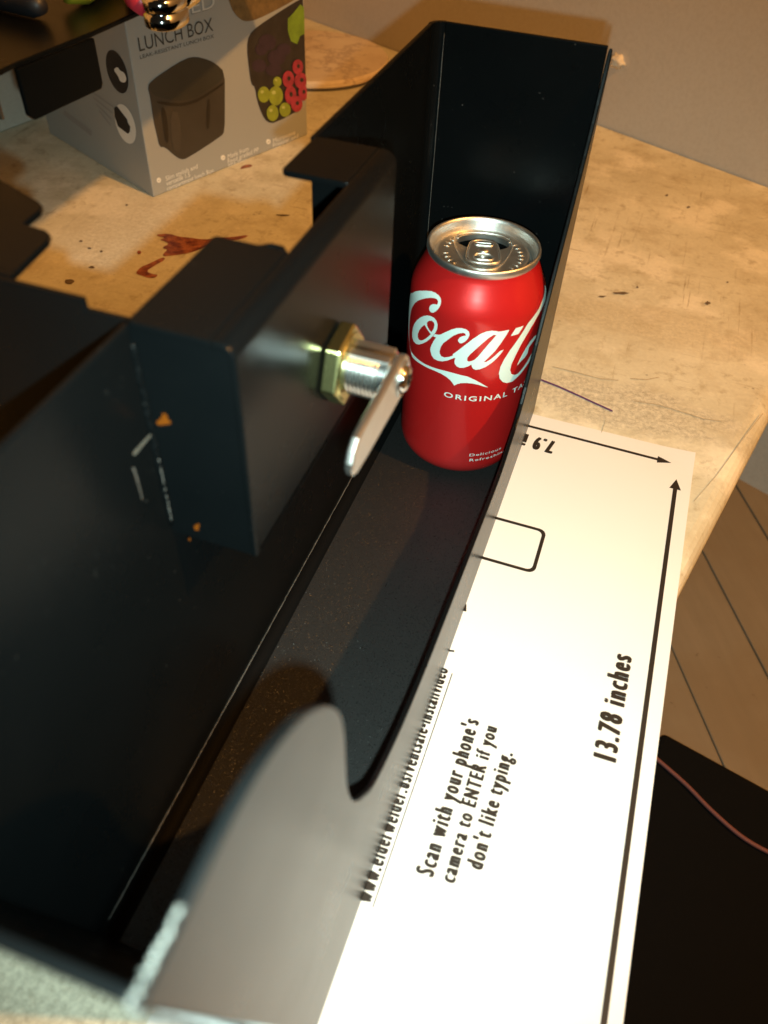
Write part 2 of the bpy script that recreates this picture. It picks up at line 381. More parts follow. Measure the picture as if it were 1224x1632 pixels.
# ------------------------------------------------------------------ things on the floor below the table
m0, m1 = onz((1056, 1164), ZF+.02), onz((1224, 1256), ZF+.02)
md = (m1-m0)/np.linalg.norm(m1-m0); mq = np.array([md[1], -md[0], 0])
if mq[1] > 0: mq = -mq
pts = [m0, m0+md*.6, m0+md*.6+mq*.55, m0+mq*.55]
seat = tag(fin('floor_cushion', pz_prism([tuple(p[:2]) for p in pts], ZF+.001, ZF+.02), M['mat'], bev=.005, seg=3), 'flat black fabric cushion on the wooden floor below the table edge', 'cushion')
cpx = catmull([(1035, 1200), (1060, 1221), (1095, 1252), (1130, 1288), (1170, 1324), (1200, 1345), (1240, 1366)])
bm = tube(bmesh.new(), [onz(p, ZF+.0222) for p in cpx], .0017, 8)
tag(fin('cable', bm, M['cable'], smooth=True), 'thin pink rubber cable lying across the black cushion', 'cable')

# ================================================================== STEEL BOX
XL, XR, YF, YN, ZT, TH, Z0 = -.1106, -.0309, .4018, .0154, .2025, .002, .0006
YB = .058        # the near end leans: its foot stands further in than its top
box = thing('steel_box', 'long open black steel box with scooped side wall holding the red can', 'steel box')
# floor sheet with a rolled bend into the left wall
RB = .0055
bm = boxbm(XL+RB, XR-TH-.0003, YB+TH-.0009, YF-.0003, Z0+.0001, Z0+TH)
fin('floor_panel', bm, M['grain'], box)
arc = [(XL+RB-RB*math.sin(a), Z0+TH+RB-RB*math.cos(a)) for a in np.linspace(0, math.pi/2, 9)]
arc2 = [(XL+RB-(RB+TH)*math.sin(a), Z0+TH+RB-(RB+TH)*math.cos(a)) for a in np.linspace(math.pi/2, 0, 9)]
M['bend'] = plain('dull_black_bend', (.003, .003, .003), .6, 0, .03)
o = fin('bend', py_prism(arc+arc2, YB+TH-.0014, YF-.0003), M['bend'], box)
# right wall with the scooped cut-out
top = [(.0154, .2060), (.0264, .2058), (.040, .2062), (.0505, .2035), (.0622, .1958), (.0713, .1850), (.0774, .1745), (.0811, .1647), (.0830, .1527), (.0844, .1319), (.0864, .1196), (.0904, .107), (.0984, .0931), (.1103, .0800), (.1366, .0677), (.1671, .0606), (.2015, .0565), (.250, .0515), (.285, .0485), (.307, .0525), (.327, .0630), (.347, .0985), (.3787, .1465), (.3931, .1735), (.4042, .2015)]
tp = catmull(top, 4)
o = fin('side_panel', px_prism([(YB, Z0), (YF+TH, Z0)] + tp[::-1], XR-TH, XR), M['steel'], box, bev=.0005, seg=2, ang=60)
o['label'] = 'side wall with a deep scooped cut-out'
# far wall
fin('end_panel', py_prism([(XL+.0045, Z0+TH+.0002), (XR-TH-.0003, Z0+TH+.0002), (XR-TH-.0003, ZT), (XL+.0045, ZT)], YF, YF+TH), M['steel'], box, bev=.0004)
arcf = [(XL+.0045-.0045*math.sin(a), YF-.0045+.0045*math.cos(a)) for a in np.linspace(0, math.pi/2, 7)]
arcg = [(XL+.0045-.0065*math.sin(a), YF-.0045+.0065*math.cos(a)) for a in np.linspace(math.pi/2, 0, 7)]
fin('bend', pz_prism(arcf+arcg, Z0+TH+.0002, ZT), M['steel'], box)
# near wall
fin('end_panel', px_prism([(YB, Z0), (YB+TH, Z0), (YN+TH, ZT+.002), (YN, ZT+.002)], XL-TH, XR-TH-.0003), M['steel'], box, bev=.0006)
# left wall with the opening for the lock pocket
PY0, PY1, PZ = .1430, .2620, .127
lw = [(YB+TH-.0020, Z0+TH+RB), (YF-.0045, Z0+TH+RB), (YF-.0045, ZT), (PY1-.001, ZT), (PY1-.001, PZ), (PY0+.001, PZ), (PY0+.001, ZT-.0015), (YN+TH-.0001, ZT-.0015)]
o = fin('side_panel', px_prism(lw, XL-TH, XL), M['steel'], box, bev=.0005)
# weld lines, and fold glints built as pale lines
def bead(name, a, b, r, mat, jit=.25, n=40, parent=box):
    a = np.array(a); b = np.array(b); pth = [a+(b-a)*t + np.array([random.gauss(0, r*jit) for _ in range(3)]) for t in np.linspace(0, 1, n)]
    return fin(name, tube(bmesh.new(), pth, [r*random.uniform(.6, 1.25) for _ in pth], 7), mat, parent, smooth=True)
dull = plain('scuff_and_glint_edge', (.085, .082, .075), .5, .2, scale=900, var=.8, bump=.4)  # paler coat for scuffs and the painted fold glints
bead('edge_glint', (XL+.0002, .0635, Z0+TH+RB), (XL+.0002, .36, Z0+TH+RB), .00022, dull, .2, 160)  # highlight along the floor fold, put in as a pale line
bead('edge_glint', (XL+.0045, YF-.0003, .02), (XL+.0045, YF-.0003, .198), .00018, dull, .2, 60)  # upright corner highlight, put in the same way
bead('weld_bead', (XR-TH*.6, YN-.0002, ZT+.0034), (XR-TH*.6, .0272, .2061), .00042, M['bare'], .55, 46)
bead('weld_bead', (XR-TH*.5, YB-.0006-.02, .08), (XR-TH*.5, YN-.0002, .2045), .0005, M['bare'], .3, 40)

# lock pocket: a bent bracket let into the left wall
XP = -.0820
pk = fin('lock_pocket', py_prism([(XL, PZ), (XP, PZ), (XP, PZ+TH), (XL, PZ+TH)], PY0+TH, PY1-TH), M['steel'], box)
fin('pocket_wall', py_prism([(XL-.0002, PZ), (XP-.0008, PZ), (XP-.0008, ZT-TH-.0002), (XL-.0002, ZT-TH-.0002)], PY0, PY0+TH), M['steel'], pk)
fin('pocket_wall', py_prism([(XL-.0002, PZ), (XP-.0008, PZ), (XP-.0008, ZT-TH-.0002), (XL-.0002, ZT-TH-.0002)], PY1-TH, PY1), M['steel'], pk)
RP = .0042
outer = [(XP, PZ)] + [(XP-RP+RP*math.cos(a), ZT-RP+RP*math.sin(a)) for a in np.linspace(0, math.pi/2, 9)] + [(XP-.0065, ZT)]
inner = [(XP-.0065, ZT-TH)] + [(XP-RP+(RP-TH)*math.cos(a), ZT-RP+(RP-TH)*math.sin(a)) for a in np.linspace(math.pi/2, 0, 9)] + [(XP-TH, PZ)]
o = fin('lock_plate', py_prism(outer+inner, PY0-.0006, PY1+.0006), M['steel'], pk, bev=.0007, ang=50)
def rtab(x0, x1, y0, y1, r=.003):
    pts = [(x1, y0), (x1, y1)]
    pts += [(x0+r-r*math.sin(a), y1-r+r*math.cos(a)) for a in np.linspace(0, math.pi/2, 5)]
    pts += [(x0+r-r*math.cos(a), y0+r-r*math.sin(a)) for a in np.linspace(0, math.pi/2, 5)]
    return pts
fin('top_tab', pz_prism(rtab(XL-.0002, XP-.0065, PY0-.0006, .1885, .0015), ZT-TH, ZT), M['steel'], pk, bev=.0004)
fin('top_tab', pz_prism(rtab(XL-.0005, XP-.0065, .2335, PY1+.0004, .0022), ZT-TH, ZT), M['steel'], pk, bev=.0004)
bm = tube(bmesh.new(), [(XP-.0075, .1880, ZT-.0012), (XP-.0095, .1905, ZT-.0012), (XP-.0125, .1905, ZT-.0012), (XP-.0155, .188, ZT-.0012)], .0011, 8)
fin('burr', bm, M['steel'], pk, smooth=True)
# weld seam, rust spots and scratches where the pocket meets the wall
bead('weld_seam', (XL+.0004, PY0-.0005, ZT-.006), (XL+.0004, PY0-.0005, PZ+.004), .0009, M['steel'], .2, 60)
bead('weld_seam', (XL+.0011, PY0-.0009, .158), (XL+.0011, PY0-.0009, PZ+.006), .00022, dull, .35, 40)
def chip(name, px_pts, x, mat, parent):
    bm = fill2d([[(p[0], p[1]) for p in px_pts]])
    for v in bm.verts: v.co = onx((v.co.x, v.co.y), x)
    return fin(name, bm, mat, parent)
def chip_y(name, px_pts, y, mat, parent):
    bm = fill2d([[(p[0], p[1]) for p in px_pts]])
    for v in bm.verts: v.co = ony((v.co.x, v.co.y), y)
    return fin(name, bm, mat, parent)
r3 = lambda L: [(180+x/3.546, 460+y/3.546) for x, y in L]
chip_y('rust_spot', r3([(246, 752), (262, 742), (278, 722), (278, 706), (292, 704), (306, 716), (310, 738), (326, 752), (326, 764), (296, 768), (262, 772), (248, 764)]), PY0-.0016, M['rust'], box)
chip_y('rust_spot', r3([(456, 1344), (480, 1328), (492, 1334), (484, 1352), (486, 1366), (468, 1366), (460, 1356)]), PY0-.0016, M['rust'], box)
chip_y('rust_spot', r3([(426, 1412), (436, 1406), (440, 1422), (430, 1426)]), PY0-.0016, M['rust'], box)
pale = plain('pale_scratch', (.075, .072, .06), .6, .1, scale=700, var=.6)
chip('scratch', r3([(112, 932), (120, 918), (180, 852), (240, 790), (250, 796), (190, 864), (128, 940), (116, 942)]), XL+.0003, pale, box)
chip('scratch', r3([(108, 1012), (120, 1010), (138, 1060), (168, 1185), (164, 1196), (150, 1140), (126, 1060)]), XL+.0003, dull, box)
# ------------------------------------------------------------------ cam lock (bolted to the pocket)
lk = np.array([XP, .2052, .1563])
lock = fin('cam_lock', (lambda b: (lathe(b, [(.0079, 0), (.0079, .0196), (.0072, .0202), (.004, .0202)], (lk[0]+.0001, lk[1], lk[2]), 'x', 48), b)[1])(bmesh.new()), M['zinc'], box, smooth=False)
lock.name = 'cam_lock'
bm = bmesh.new()           # hex nut, chamfered corners
HR = .0138
hexp = [(lk[1]+HR*math.cos(a+.16), lk[2]+HR*math.sin(a+.16)) for a in [math.pi/3*k for k in range(6)]]
def nutf(p, k): return ((lk[0]+.0003, lk[0]+.0056)[k], p[0], p[1])
prism(bm, hexp, nutf)
fin('nut', bm, M['brass'], lock, bev=.0007, seg=2)
fin('nut_washer_face', (lambda b: (lathe(b, [(.0114, .0055), (.0108, .0061), (.0080, .0061)], lk, 'x', 48), b)[1])(bmesh.new()), M['brass'], lock, smooth=False)
# thread: helical ridge on the lower/near side, flats on top
bm = bmesh.new(); N = 32; turns = 8; pitch = .00135; rings = []
for i in range(turns*N+1):
    a = 2*math.pi*i/N; x = lk[0]+.0066+pitch*i/N
    row = []
    for dx, r in ((-.00062, .0078), (-.0001, .0090), (.0001, .0090), (.00062, .0078)):
        y, z = r*math.cos(a), r*math.sin(a)
        z = min(z, .0074)                       # machined flat along the top
        row.append(bm.verts.new((x+dx, lk[1]+y, lk[2]+z)))
    rings.append(row)
for a, b in zip(rings, rings[1:]):
    for k in range(3): bm.faces.new((a[k], a[k+1], b[k+1], b[k]))
fin('thread', bm, M['zinc'], lock, smooth=True)
fin('flat_side', boxbm(lk[0]+.0062, lk[0]+.0198, lk[1]-.0044, lk[1]+.0044, lk[2]+.0066, lk[2]+.0078), M['arm'], lock, bev=.0003)
# cam arm
xa = lk[0]+.0208; tipY = .0505; wA = .0082
pts = []
for a in np.linspace(-math.pi/2, math.pi/2, 13): pts.append((lk[1]+.0088*math.cos(a), lk[2]+.0088*math.sin(a)))
for q, (dy, zz) in enumerate(((-.012, .0085), (-.036, .0078), (-.046, .0066))): pts.append((lk[1]+dy, lk[2]+zz+.0005*q))
pts += [(lk[1]-.0500, lk[2]+.0048), (lk[1]-.0520, lk[2]+.0010), (lk[1]-.0522, lk[2]-.0018), (lk[1]-.0505, lk[2]-.0052), (lk[1]-.0470, lk[2]-.0068), (lk[1]-.036, lk[2]-.0078), (lk[1]-.012, lk[2]-.0085)]
pts = [(lk[1]+(y-lk[1])*.86, lk[2]+(z-lk[2])*.88) for y, z in pts]
fin('cam_arm', px_prism(pts, xa, xa+.0026), M['arm'], lock, bev=.0008, seg=3)
bm = bmesh.new(); lathe(bm, [(.0046, .0231), (.0047, .0240), (.0042, .0250), (.0030, .0257), (.0016, .0255), (.0001, .0250)], lk, 'x', 40)
fin('screw', bm, M['chrome'], lock, smooth=True)
bm = bmesh.new(); lathe(bm, [(.0052, .0235), (.0060, .0235), (.0060, .0240), (.0052, .0241)], lk, 'x', 40, close=True)
fin('washer', bm, M['zinc'], lock, smooth=True)
for k in range(2):
    a = .5+k*math.pi/2
    bm = bmesh.new(); d = np.array([0, math.cos(a), math.sin(a)])*.0020
    tube(bm, [np.array(lk)+[.0255, 0, 0]-d, np.array(lk)+[.0255, 0, 0]+d], .0005, 6)
    fin('screw_slot', bm, M['darkhole'], lock)

# ================================================================== CAN
CX, CY, CZ = -.0667, .3577, Z0+TH+.0002
can = thing('soda_can', 'opened red soda can with white script lettering standing inside the steel box', 'can')
prof = [(.0, .0065), (.012, .0055), (.0205, .0028), (.0232, .0003), (.0245, .0), (.0258, .0006), (.0280, .0022), (.0303, .0046), (.0320, .0075), (.0329, .0108), (.0331, .0145), (.0331, .0985), (.03295, .1010), (.0324, .1038), (.0312, .1070), (.0297, .1102), (.0282, .1134), (.0270, .1162), (.0263, .1182), (.0262, .1195)]
pr = np.array(prof[6:])
def crad(z): return float(np.interp(z, pr[:, 1], pr[:, 0]))
ct = NT('red_can_paint'); ct.set(col=ct.mix(ct.noise(35, 3), (.52, .012, .012), (.59, .017, .016)), rough=.30, metal=.35, spec=.5, coat=.5, coatr=.10)
ct.bump(ct.noise(60, 2), .03, .001); M['red'] = ct.m
al = NT('aluminium'); al.set(col=al.mix(al.noise(90, 3), (.62, .61, .57), (.74, .73, .69)), rough=al.math('ADD', al.math('MULTIPLY', al.noise(300, 2), .14), .34), metal=1.); al.bump(al.noise(1, 3, .5, al.co((900, 30, 30))), .05, .0005); M['alu'] = al.m
M['white'] = plain('white_can_print', (.66, .80, .75), .32, .12, .5, var=.03)
bm = bmesh.new(); lathe(bm, prof[1:], (CX, CY, CZ), 'z', 96)
fin('body', bm, M['red'], can, smooth=True)
# lid: seamed rim, countersink, panel
bm = bmesh.new(); lathe(bm, [(.0260, .1188), (.0266, .1196), (.0269, .1208), (.0269, .1222), (.0266, .1230), (.0260, .1232), (.0254, .1228), (.0249, .1214), (.0243, .1178), (.0238, .1166), (.0231, .1163), (.0226, .1168), (.0223, .1180), (.0217, .1186), (.0208, .1187)], (CX, CY, CZ), 'z', 96)
fin('rim', bm, M['alu'], can, smooth=True)
ld = onz((770, 445), .12)-onz((772, 360), .12); ld /= np.linalg.norm(ld); lside = np.array([-ld[1], ld[0], 0])     # ld: from mouth towards the viewer
ZL = CZ+.1187
def lp(a, b, z=0.): return np.array([CX, CY, ZL+z]) + lside*a + ld*b
circ = [(.0209*math.cos(t), .0209*math.sin(t)) for t in np.linspace(0, 2*math.pi, 97)[:-1]]
mouth = [(.0127*math.cos(t), -.0088+.0076*math.sin(t)*(1.0 if math.sin(t) < 0 else .95)) for t in np.linspace(0, 2*math.pi, 41)[:-1]]
lid = decal('lid', [circ, mouth], M['alu'], can, lambda p: lp(p[0], p[1]))
bm = bmesh.new()   # turned-down edge of the mouth and the inside, its shade painted near black
a = [bm.verts.new(lp(*p)) for p in mouth]; b = [bm.verts.new(lp(p[0], p[1], -.0028)) for p in mouth]
for i in range(len(a)): bm.faces.new((a[i], a[(i+1) % len(a)], b[(i+1) % len(a)], b[i]))
fin('mouth_edge', bm, M['alu'], lid, smooth=True)
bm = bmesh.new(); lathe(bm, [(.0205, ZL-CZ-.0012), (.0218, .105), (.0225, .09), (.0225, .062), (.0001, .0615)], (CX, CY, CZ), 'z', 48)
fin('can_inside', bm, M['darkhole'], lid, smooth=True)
bead_pts = smooth_closed([(-.0145, -.0095), (-.0115, -.0165), (0, -.0188), (.0115, -.0165), (.0145, -.0095), (.0124, .001), (.0088, .011), (.0045, .0168), (-.0045, .0168), (-.0088, .011), (-.0124, .001)], 3)
bm = bmesh.new(); pp = [lp(p[0], p[1], .0001) for p in bead_pts]; tube(bm, pp+[pp[0]], .00042, 6, False)
fin('panel_bead', bm, M['alu'], lid, smooth=True)
# pull tab with two finger slots
def rr(w, h, cx, cy, r, n=5):
    out = []
    for qx, qy, a0 in ((1, 1, 0), (-1, 1, 90), (-1, -1, 180), (1, -1, 270)):
        for k in range(n):
            a = math.radians(a0+90*k/(n-1)); out.append((cx+qx*(w/2-r)+r*math.cos(a), cy+qy*(h/2-r)+r*math.sin(a)))
    return out
tabo = smooth_closed([(-.0068, -.0015), (-.0058, -.0062), (-.002, -.0078), (.002, -.0078), (.0058, -.0062), (.0068, -.0015), (.0078, .008), (.0072, .0125), (.003, .0145), (-.003, .0145), (-.0072, .0125), (-.0078, .008)], 2)
loops = [tabo, rr(.0085, .0024, 0, -.0035, .0011), rr(.0092, .0058, 0, .0088, .0024)]
bm = fill2d(loops)
g = bmesh.ops.extrude_face_region(bm, geom=bm.faces[:])
for v in [q for q in g['geom'] if isinstance(q, bmesh.types.BMVert)]: v.co.z += .0009
for v in bm.verts: v.co = lp(v.co.x, v.co.y, .0009+v.co.z+.035*max(0, v.co.y))
tab = fin('pull_tab', bm, M['alu'], lid, bev=.0003, seg=2, ang=50)
for L, r in ((loops[1], .00042), (loops[2], .0004)):
    bm = bmesh.new(); pp = [lp(p[0], p[1], .0019+.035*max(0, p[1])) for p in L]; tube(bm, pp+[pp[0]], r, 6, False)
    fin('slot_curl', bm, M['alu'], tab, smooth=True)
bm = bmesh.new(); pp = [lp(p[0], p[1], .0014+.035*max(0, p[1])) for p in tabo]; tube(bm, pp+[pp[0]], .0007, 8, False)
fin('curled_edge', bm, M['alu'], tab, smooth=True)
bm = bmesh.new(); q = lp(0, .0022, 0); lathe(bm, [(.0026, 0), (.0026, .0020), (.0020, .0026), (.0001, .0026)], q, 'z', 24)
fin('rivet', bm, M['alu'], tab, smooth=True)
# raised marks pressed into the lid
for sgn in (-1, 1):
    for i, a in enumerate(np.linspace(-.75, .75, 9)):
        for r0, r1 in ((.0165, .0192),):
            A0 = sgn*np.array([math.cos(a), 0]); c_, s_ = math.cos(a)*sgn, math.sin(a)
            if i in (4,) and sgn < 0: continue
            bm = bmesh.new(); tube(bm, [lp(c_*r0, s_*r0+.001, .0001), lp(c_*r1, s_*r1+.001, .0001)], .00013, 6)
            fin('pressed_mark', bm, M['alu'], lid, smooth=True)
# ---- lettering: outlines in the photograph turned into angle/height on the can wall
def px_can(p):
    d = ray(p); o = CAM-np.array([CX, CY, 0]); z = .06; 
    r = .0331
    for _ in range(8):
        A = d[0]**2+d[1]**2; B = 2*(o[0]*d[0]+o[1]*d[1]); Cc = o[0]**2+o[1]**2-r*r; D = max(B*B-4*A*Cc, 0)
        t = (-B-math.sqrt(D))/(2*A); q = CAM+d*t; r = .5*r+.5*crad(min(max(q[2]-CZ, .005), .119))
    th = math.atan2(q[1]-CY, q[0]-CX)
    return ((th-2.) % (2*math.pi)+2., q[2]-CZ)       # theta around, z
def wrap(name, loops, lift, parent=can, mat=None):
    """loops in (s = .0331*theta, z)"""
    bm = fill2d(loops); lo, hi = bounds(bm)
    for s in np.arange(lo[0]+.0012, hi[0], .0012):
        bmesh.ops.bisect_plane(bm, geom=bm.verts[:]+bm.edges[:]+bm.faces[:], plane_co=(s, 0, 0), plane_no=(1, 0, 0))
    for z in np.arange(.093, .119, .0022):
        if lo[1] < z < hi[1]: bmesh.ops.bisect_plane(bm, geom=bm.verts[:]+bm.edges[:]+bm.faces[:], plane_co=(0, z, 0), plane_no=(0, 1, 0))
    return wrapbm(name, bm, lift, parent, mat)
def wrapbm(name, bm, lift, parent=can, mat=None):
    for v in bm.verts:
        th, z = v.co.x/.0331, v.co.y; r = crad(z)+lift
        v.co = (CX+r*math.cos(th), CY+r*math.sin(th), CZ+z+(lift*.6 if z > .095 else 0))
    return fin(name, bm, mat or M['white'], parent, smooth=True)
def Z(base, sc, L): return [(base[0]+x/sc, base[1]+y/sc) for x, y in L]
def SZ(pts): return [(t*.0331, z) for t, z in map(px_can, pts)]
R1, R2, R3, R4 = ((640, 450), 10.2), ((640, 540), 10.2), ((720, 500), 10.2), ((790, 440), 8.16)
# big first C with its tail
Ctop_out = SZ(Z(*R1, [(180, 180), (230, 150), (300, 138), (400, 137), (490, 145), (560, 175), (610, 215), (640, 265), (645, 320), (630, 380), (600, 430), (560, 470), (520, 492), (490, 492), (465, 470), (452, 435), (458, 400), (480, 370), (515, 355), (550, 358), (580, 365), (595, 340), (597, 305), (580, 275), (545, 258), (480, 250), (400, 258), (330, 275), (270, 300), (220, 340), (185, 390)]))
tail_up = SZ(Z(*R2, [(150, 190), (200, 260), (270, 330), (370, 400), (480, 450), (600, 490), (720, 520), (850, 555), (980, 590)])) + SZ(Z(*R3, [(260, 1020), (380, 1075), (480, 1130), (590, 1195)]))
tail_lo = SZ(Z(*R3, [(520, 1180), (430, 1150), (330, 1130), (230, 1122), (150, 1125), (90, 1140), (42, 1164)])) + SZ(Z(*R2, [(830, 715), (790, 665), (730, 615), (640, 560), (540, 515), (420, 465), (330, 415), (240, 355), (185, 300)]))
s0, z0 = Ctop_out[-1]; s1_, z1_ = tail_up[0]; s2_, z2_ = tail_lo[-1]; s3, z3 = Ctop_out[0]
def bez(p, q, c1, c2, n=10): return [tuple((1-t)**3*np.array(p)+3*(1-t)**2*t*np.array(c1)+3*(1-t)*t*t*np.array(c2)+t**3*np.array(q)) for t in np.linspace(0, 1, n+2)[1:-1]]
inn = bez((s0, z0), (s1_, z1_), (s0-.005, z0-.006), (s1_-.006, z1_+.006))
outb = bez((s2_, z2_), (s3, z3), (s2_-.011, z2_+.007), (s3-.012, z3-.004))
wrap('script_letter', [Ctop_out + inn + tail_up + tail_lo + outb], .00016)
o_out = SZ(Z(*R1, [(420, 540), (480, 550), (535, 580), (572, 630), (588, 690), (580, 760), (550, 820), (510, 870), (460, 920), (410, 960), (350, 990), (290, 1008), (240, 998), (200, 955), (180, 890), (178, 820), (190, 740), (215, 670), (260, 610), (320, 565), (370, 545)]))
o_h1 = SZ(Z(*R1, [(375, 690), (330, 725), (290, 780), (268, 840), (268, 890), (285, 930), (320, 945), (360, 935), (410, 905), (450, 870), (480, 840), (450, 800), (415, 750), (390, 705)]))
o_h2 = SZ(Z(*R1, [(415, 660), (430, 635), (460, 620), (500, 625), (530, 650), (540, 690), (530, 740), (510, 780), (490, 805), (465, 785), (440, 745), (420, 700)]))
wrap('script_letter', [o_out, o_h1, o_h2], .00018)
c_l = SZ(Z(*R1, [(545, 838), (600, 850), (640, 845), (700, 815), (800, 770), (900, 745), (980, 745), (1050, 765), (1095, 800), (1105, 850), (1080, 910), (1030, 960), (985, 985), (950, 985), (925, 960), (920, 930), (950, 890), (1000, 870), (1045, 865), (1040, 830), (1000, 815), (920, 830), (840, 865), (760, 925), (680, 985), (640, 1048), (620, 1118), (625, 1158), (650, 1198), (700, 1218), (780, 1208), (860, 1176), (890, 1210), (810, 1243), (740, 1268), (660, 1280), (590, 1268), (530, 1238), (490, 1178), (470, 1088), (485, 1030), (520, 960), (565, 893), (515, 872)]))
wrap('script_letter', [c_l], .00021)
a_o = SZ(Z(*R3, [(20, 655), (70, 620), (200, 520), (340, 410), (460, 330), (560, 290), (650, 275), (720, 282), (765, 292), (850, 278), (935, 262), (880, 350), (800, 470), (700, 605), (610, 695), (545, 758), (520, 782), (560, 780), (620, 745), (700, 680), (780, 605), (840, 580), (800, 640), (720, 730), (640, 800), (540, 865), (450, 900), (390, 908), (345, 890), (325, 850), (320, 820), (270, 850), (190, 875), (130, 875), (80, 850), (50, 810), (45, 770), (60, 715), (30, 715)]))
a_h = SZ(Z(*R3, [(725, 345), (680, 340), (600, 390), (500, 475), (400, 565), (300, 655), (255, 710), (248, 755), (270, 775), (310, 770), (370, 745), (430, 690), (500, 605), (580, 510), (660, 420)]))
wrap('script_letter', [a_o, a_h], .00018)
hy = SZ(Z(*R3, [(955, 360), (1040, 235), (1165, 195), (1080, 325)])); wrap('script_hyphen', [hy], .00016)
C2 = SZ(Z(*R4, [(668, 60), (650, 120), (630, 220), (600, 320), (560, 420), (500, 510), (420, 610), (340, 740), (260, 860), (180, 970), (110, 1080), (60, 1180), (40, 1260), (50, 1330), (90, 1375), (140, 1388), (210, 1370), (280, 1310), (350, 1230), (420, 1130), (480, 1010), (526, 870), (538, 800), (512, 880), (464, 1000), (405, 1110), (336, 1210), (288, 1265), (240, 1285), (200, 1270), (185, 1220), (200, 1150), (250, 1040), (320, 900), (390, 780), (460, 660), (530, 540), (596, 420), (640, 310), (660, 200), (670, 120)]))
wrap('script_letter', [C2], .00016)
C2b = SZ(Z(*R4, [(542, 750), (500, 780), (450, 840), (390, 930), (340, 1020), (300, 1100), (272, 1165), (320, 1110), (380, 1050), (410, 1000), (430, 920), (480, 850), (530, 780)]))
wrap('script_letter', [C2b], .00019)
# the rest of the word runs on round the can, behind the steel wall: o, l, a
smax = max(p[0] for p in a_o)
def shift(L, ds, dz): return [(s+ds, z+dz) for s, z in L]
ds = .0275; o_w = max(p[0] for p in o_out)-min(p[0] for p in o_out)
so = max(p[0] for p in C2+C2b)+.0005-min(p[0] for p in o_out)
wrap('script_letter', [shift(L, so, .0) for L in (o_out, o_h1, o_h2)], .00018)
sl, zl = min(p[0] for p in o_out)+so+o_w+.0012, sum(p[1] for p in o_out)/len(o_out)
wrap('script_letter', [[(sl, zl-.006), (sl+.004, zl-.007), (sl+.010, zl+.004), (sl+.013, zl+.016), (sl+.0105, zl+.018), (sl+.006, zl+.008), (sl+.002, zl-.001)]], .00017)
da = sl+.006-min(p[0] for p in a_o)
wrap('script_letter', [shift(L, da, 0) for L in (a_o, a_h)], .00019)
def can_text(name, body, pstart, pend, n_ref, cap, bold, space=1.):
    """body wrapped horizontally; the first n_ref characters span pstart..pend"""
    t0, z0 = px_can(pstart); t1, z1 = px_can(pend)
    ref = text2d(body[:n_ref], bold, space); lo, hi = bounds(ref); ref.free()
    sx = (t1-t0)*.0331/(hi[0]-lo[0]); bm = text2d(body, bold, space); lo2, hi2 = bounds(bm)
    for v in bm.verts: v.co = (t0*.0331+(v.co.x-lo2[0])*sx, z0+v.co.y*cap/capheight(), 0)
    lo2, hi2 = bounds(bm)
    for s in np.arange(lo2[0]+.002, hi2[0], .002):
        bmesh.ops.bisect_plane(bm, geom=bm.verts[:]+bm.edges[:]+bm.faces[:], plane_co=(s, 0, 0), plane_no=(1, 0, 0))
    return wrapbm(name, bm, .00016)
can_text('lettering', 'ORIGINAL TASTE', (707.5, 631), (808, 629), 8, .0029, .012, 1.25)
can_text('lettering', 'Delicious', (748, 727), (787, 721), 7, .0018, .0, 1.15)
can_text('lettering', 'Refreshing', (748, 735), (784, 730), 6, .0018, .0, 1.15)

# ================================================================== PAPER TEMPLATE
XPP, YPP = .0654, .4010
PX_0, PY_0 = -.084, YPP-.372
paper = thing('paper_template', 'white printed cardboard template with black dimension arrows lying under the steel box', 'template')
ZP = .00035
def curl(x, y):
    d = ((x-XPP)*.75+(y-YPP)*.65)+.0165
    return .5*max(0, d)**1.5 if d > 0 else 0
bm = bmesh.new(); nx, ny = 44, 74; gx = np.linspace(PX_0, XPP, nx); gy = np.linspace(PY_0, YPP, ny); rows = []
for k in (0, 1): rows.append([[bm.verts.new((x, y, .0001+k*.00025+curl(x, y))) for x in gx] for y in gy])
for k in (0, 1):
    for j in range(ny-1):
        for i in range(nx-1):
            f = (rows[k][j][i], rows[k][j][i+1], rows[k][j+1][i+1], rows[k][j+1][i]); bm.faces.new(f)
def rim(seq0, seq1):
    for i in range(len(seq0)-1): bm.faces.new((seq0[i], seq0[i+1], seq1[i+1], seq1[i]))
rim(rows[0][0], rows[1][0]); rim(rows[0][-1], rows[1][-1]); rim([r[0] for r in rows[0]], [r[0] for r in rows[1]]); rim([r[-1] for r in rows[0]], [r[-1] for r in rows[1]])
fin('sheet', bm, M['paper'], paper)
ZI = ZP+.00012
def flat(name, pts, lift=ZI, mat=None):
    bm = fill2d([pts])
    for v in bm.verts: v.co.z = lift+curl(v.co.x, v.co.y)
    return fin(name, bm, mat or M['ink'], paper)
def arrow(name, a, b, wd, hl, hw):
    a = np.array(a[:2]); b = np.array(b[:2]); d = (b-a)/np.linalg.norm(b-a); n = np.array([-d[1], d[0]])
    return flat(name, [tuple(q) for q in (a, a+d*hl+n*hw, a+d*hl+n*wd/2, b-d*hl+n*wd/2, b-d*hl+n*hw, b, b-d*hl-n*hw, b-d*hl-n*wd/2, a+d*hl-n*wd/2, a+d*hl-n*hw)])
t1 = onz((1078, 764), ZP); t0 = onz((962, 1632), ZP); d_ = (t1-t0)/np.linalg.norm(t1-t0)
arrow('long_dimension_arrow', t1, t1-d_*.350, .0023, .0085, .0032)
t2 = onz((1070, 738), ZP); t3 = onz((850, 681), ZP); d_ = (t2-t3)/np.linalg.norm(t2-t3)
arrow('short_dimension_arrow', t2, t2-d_*.126, .0020, .0080, .0030)
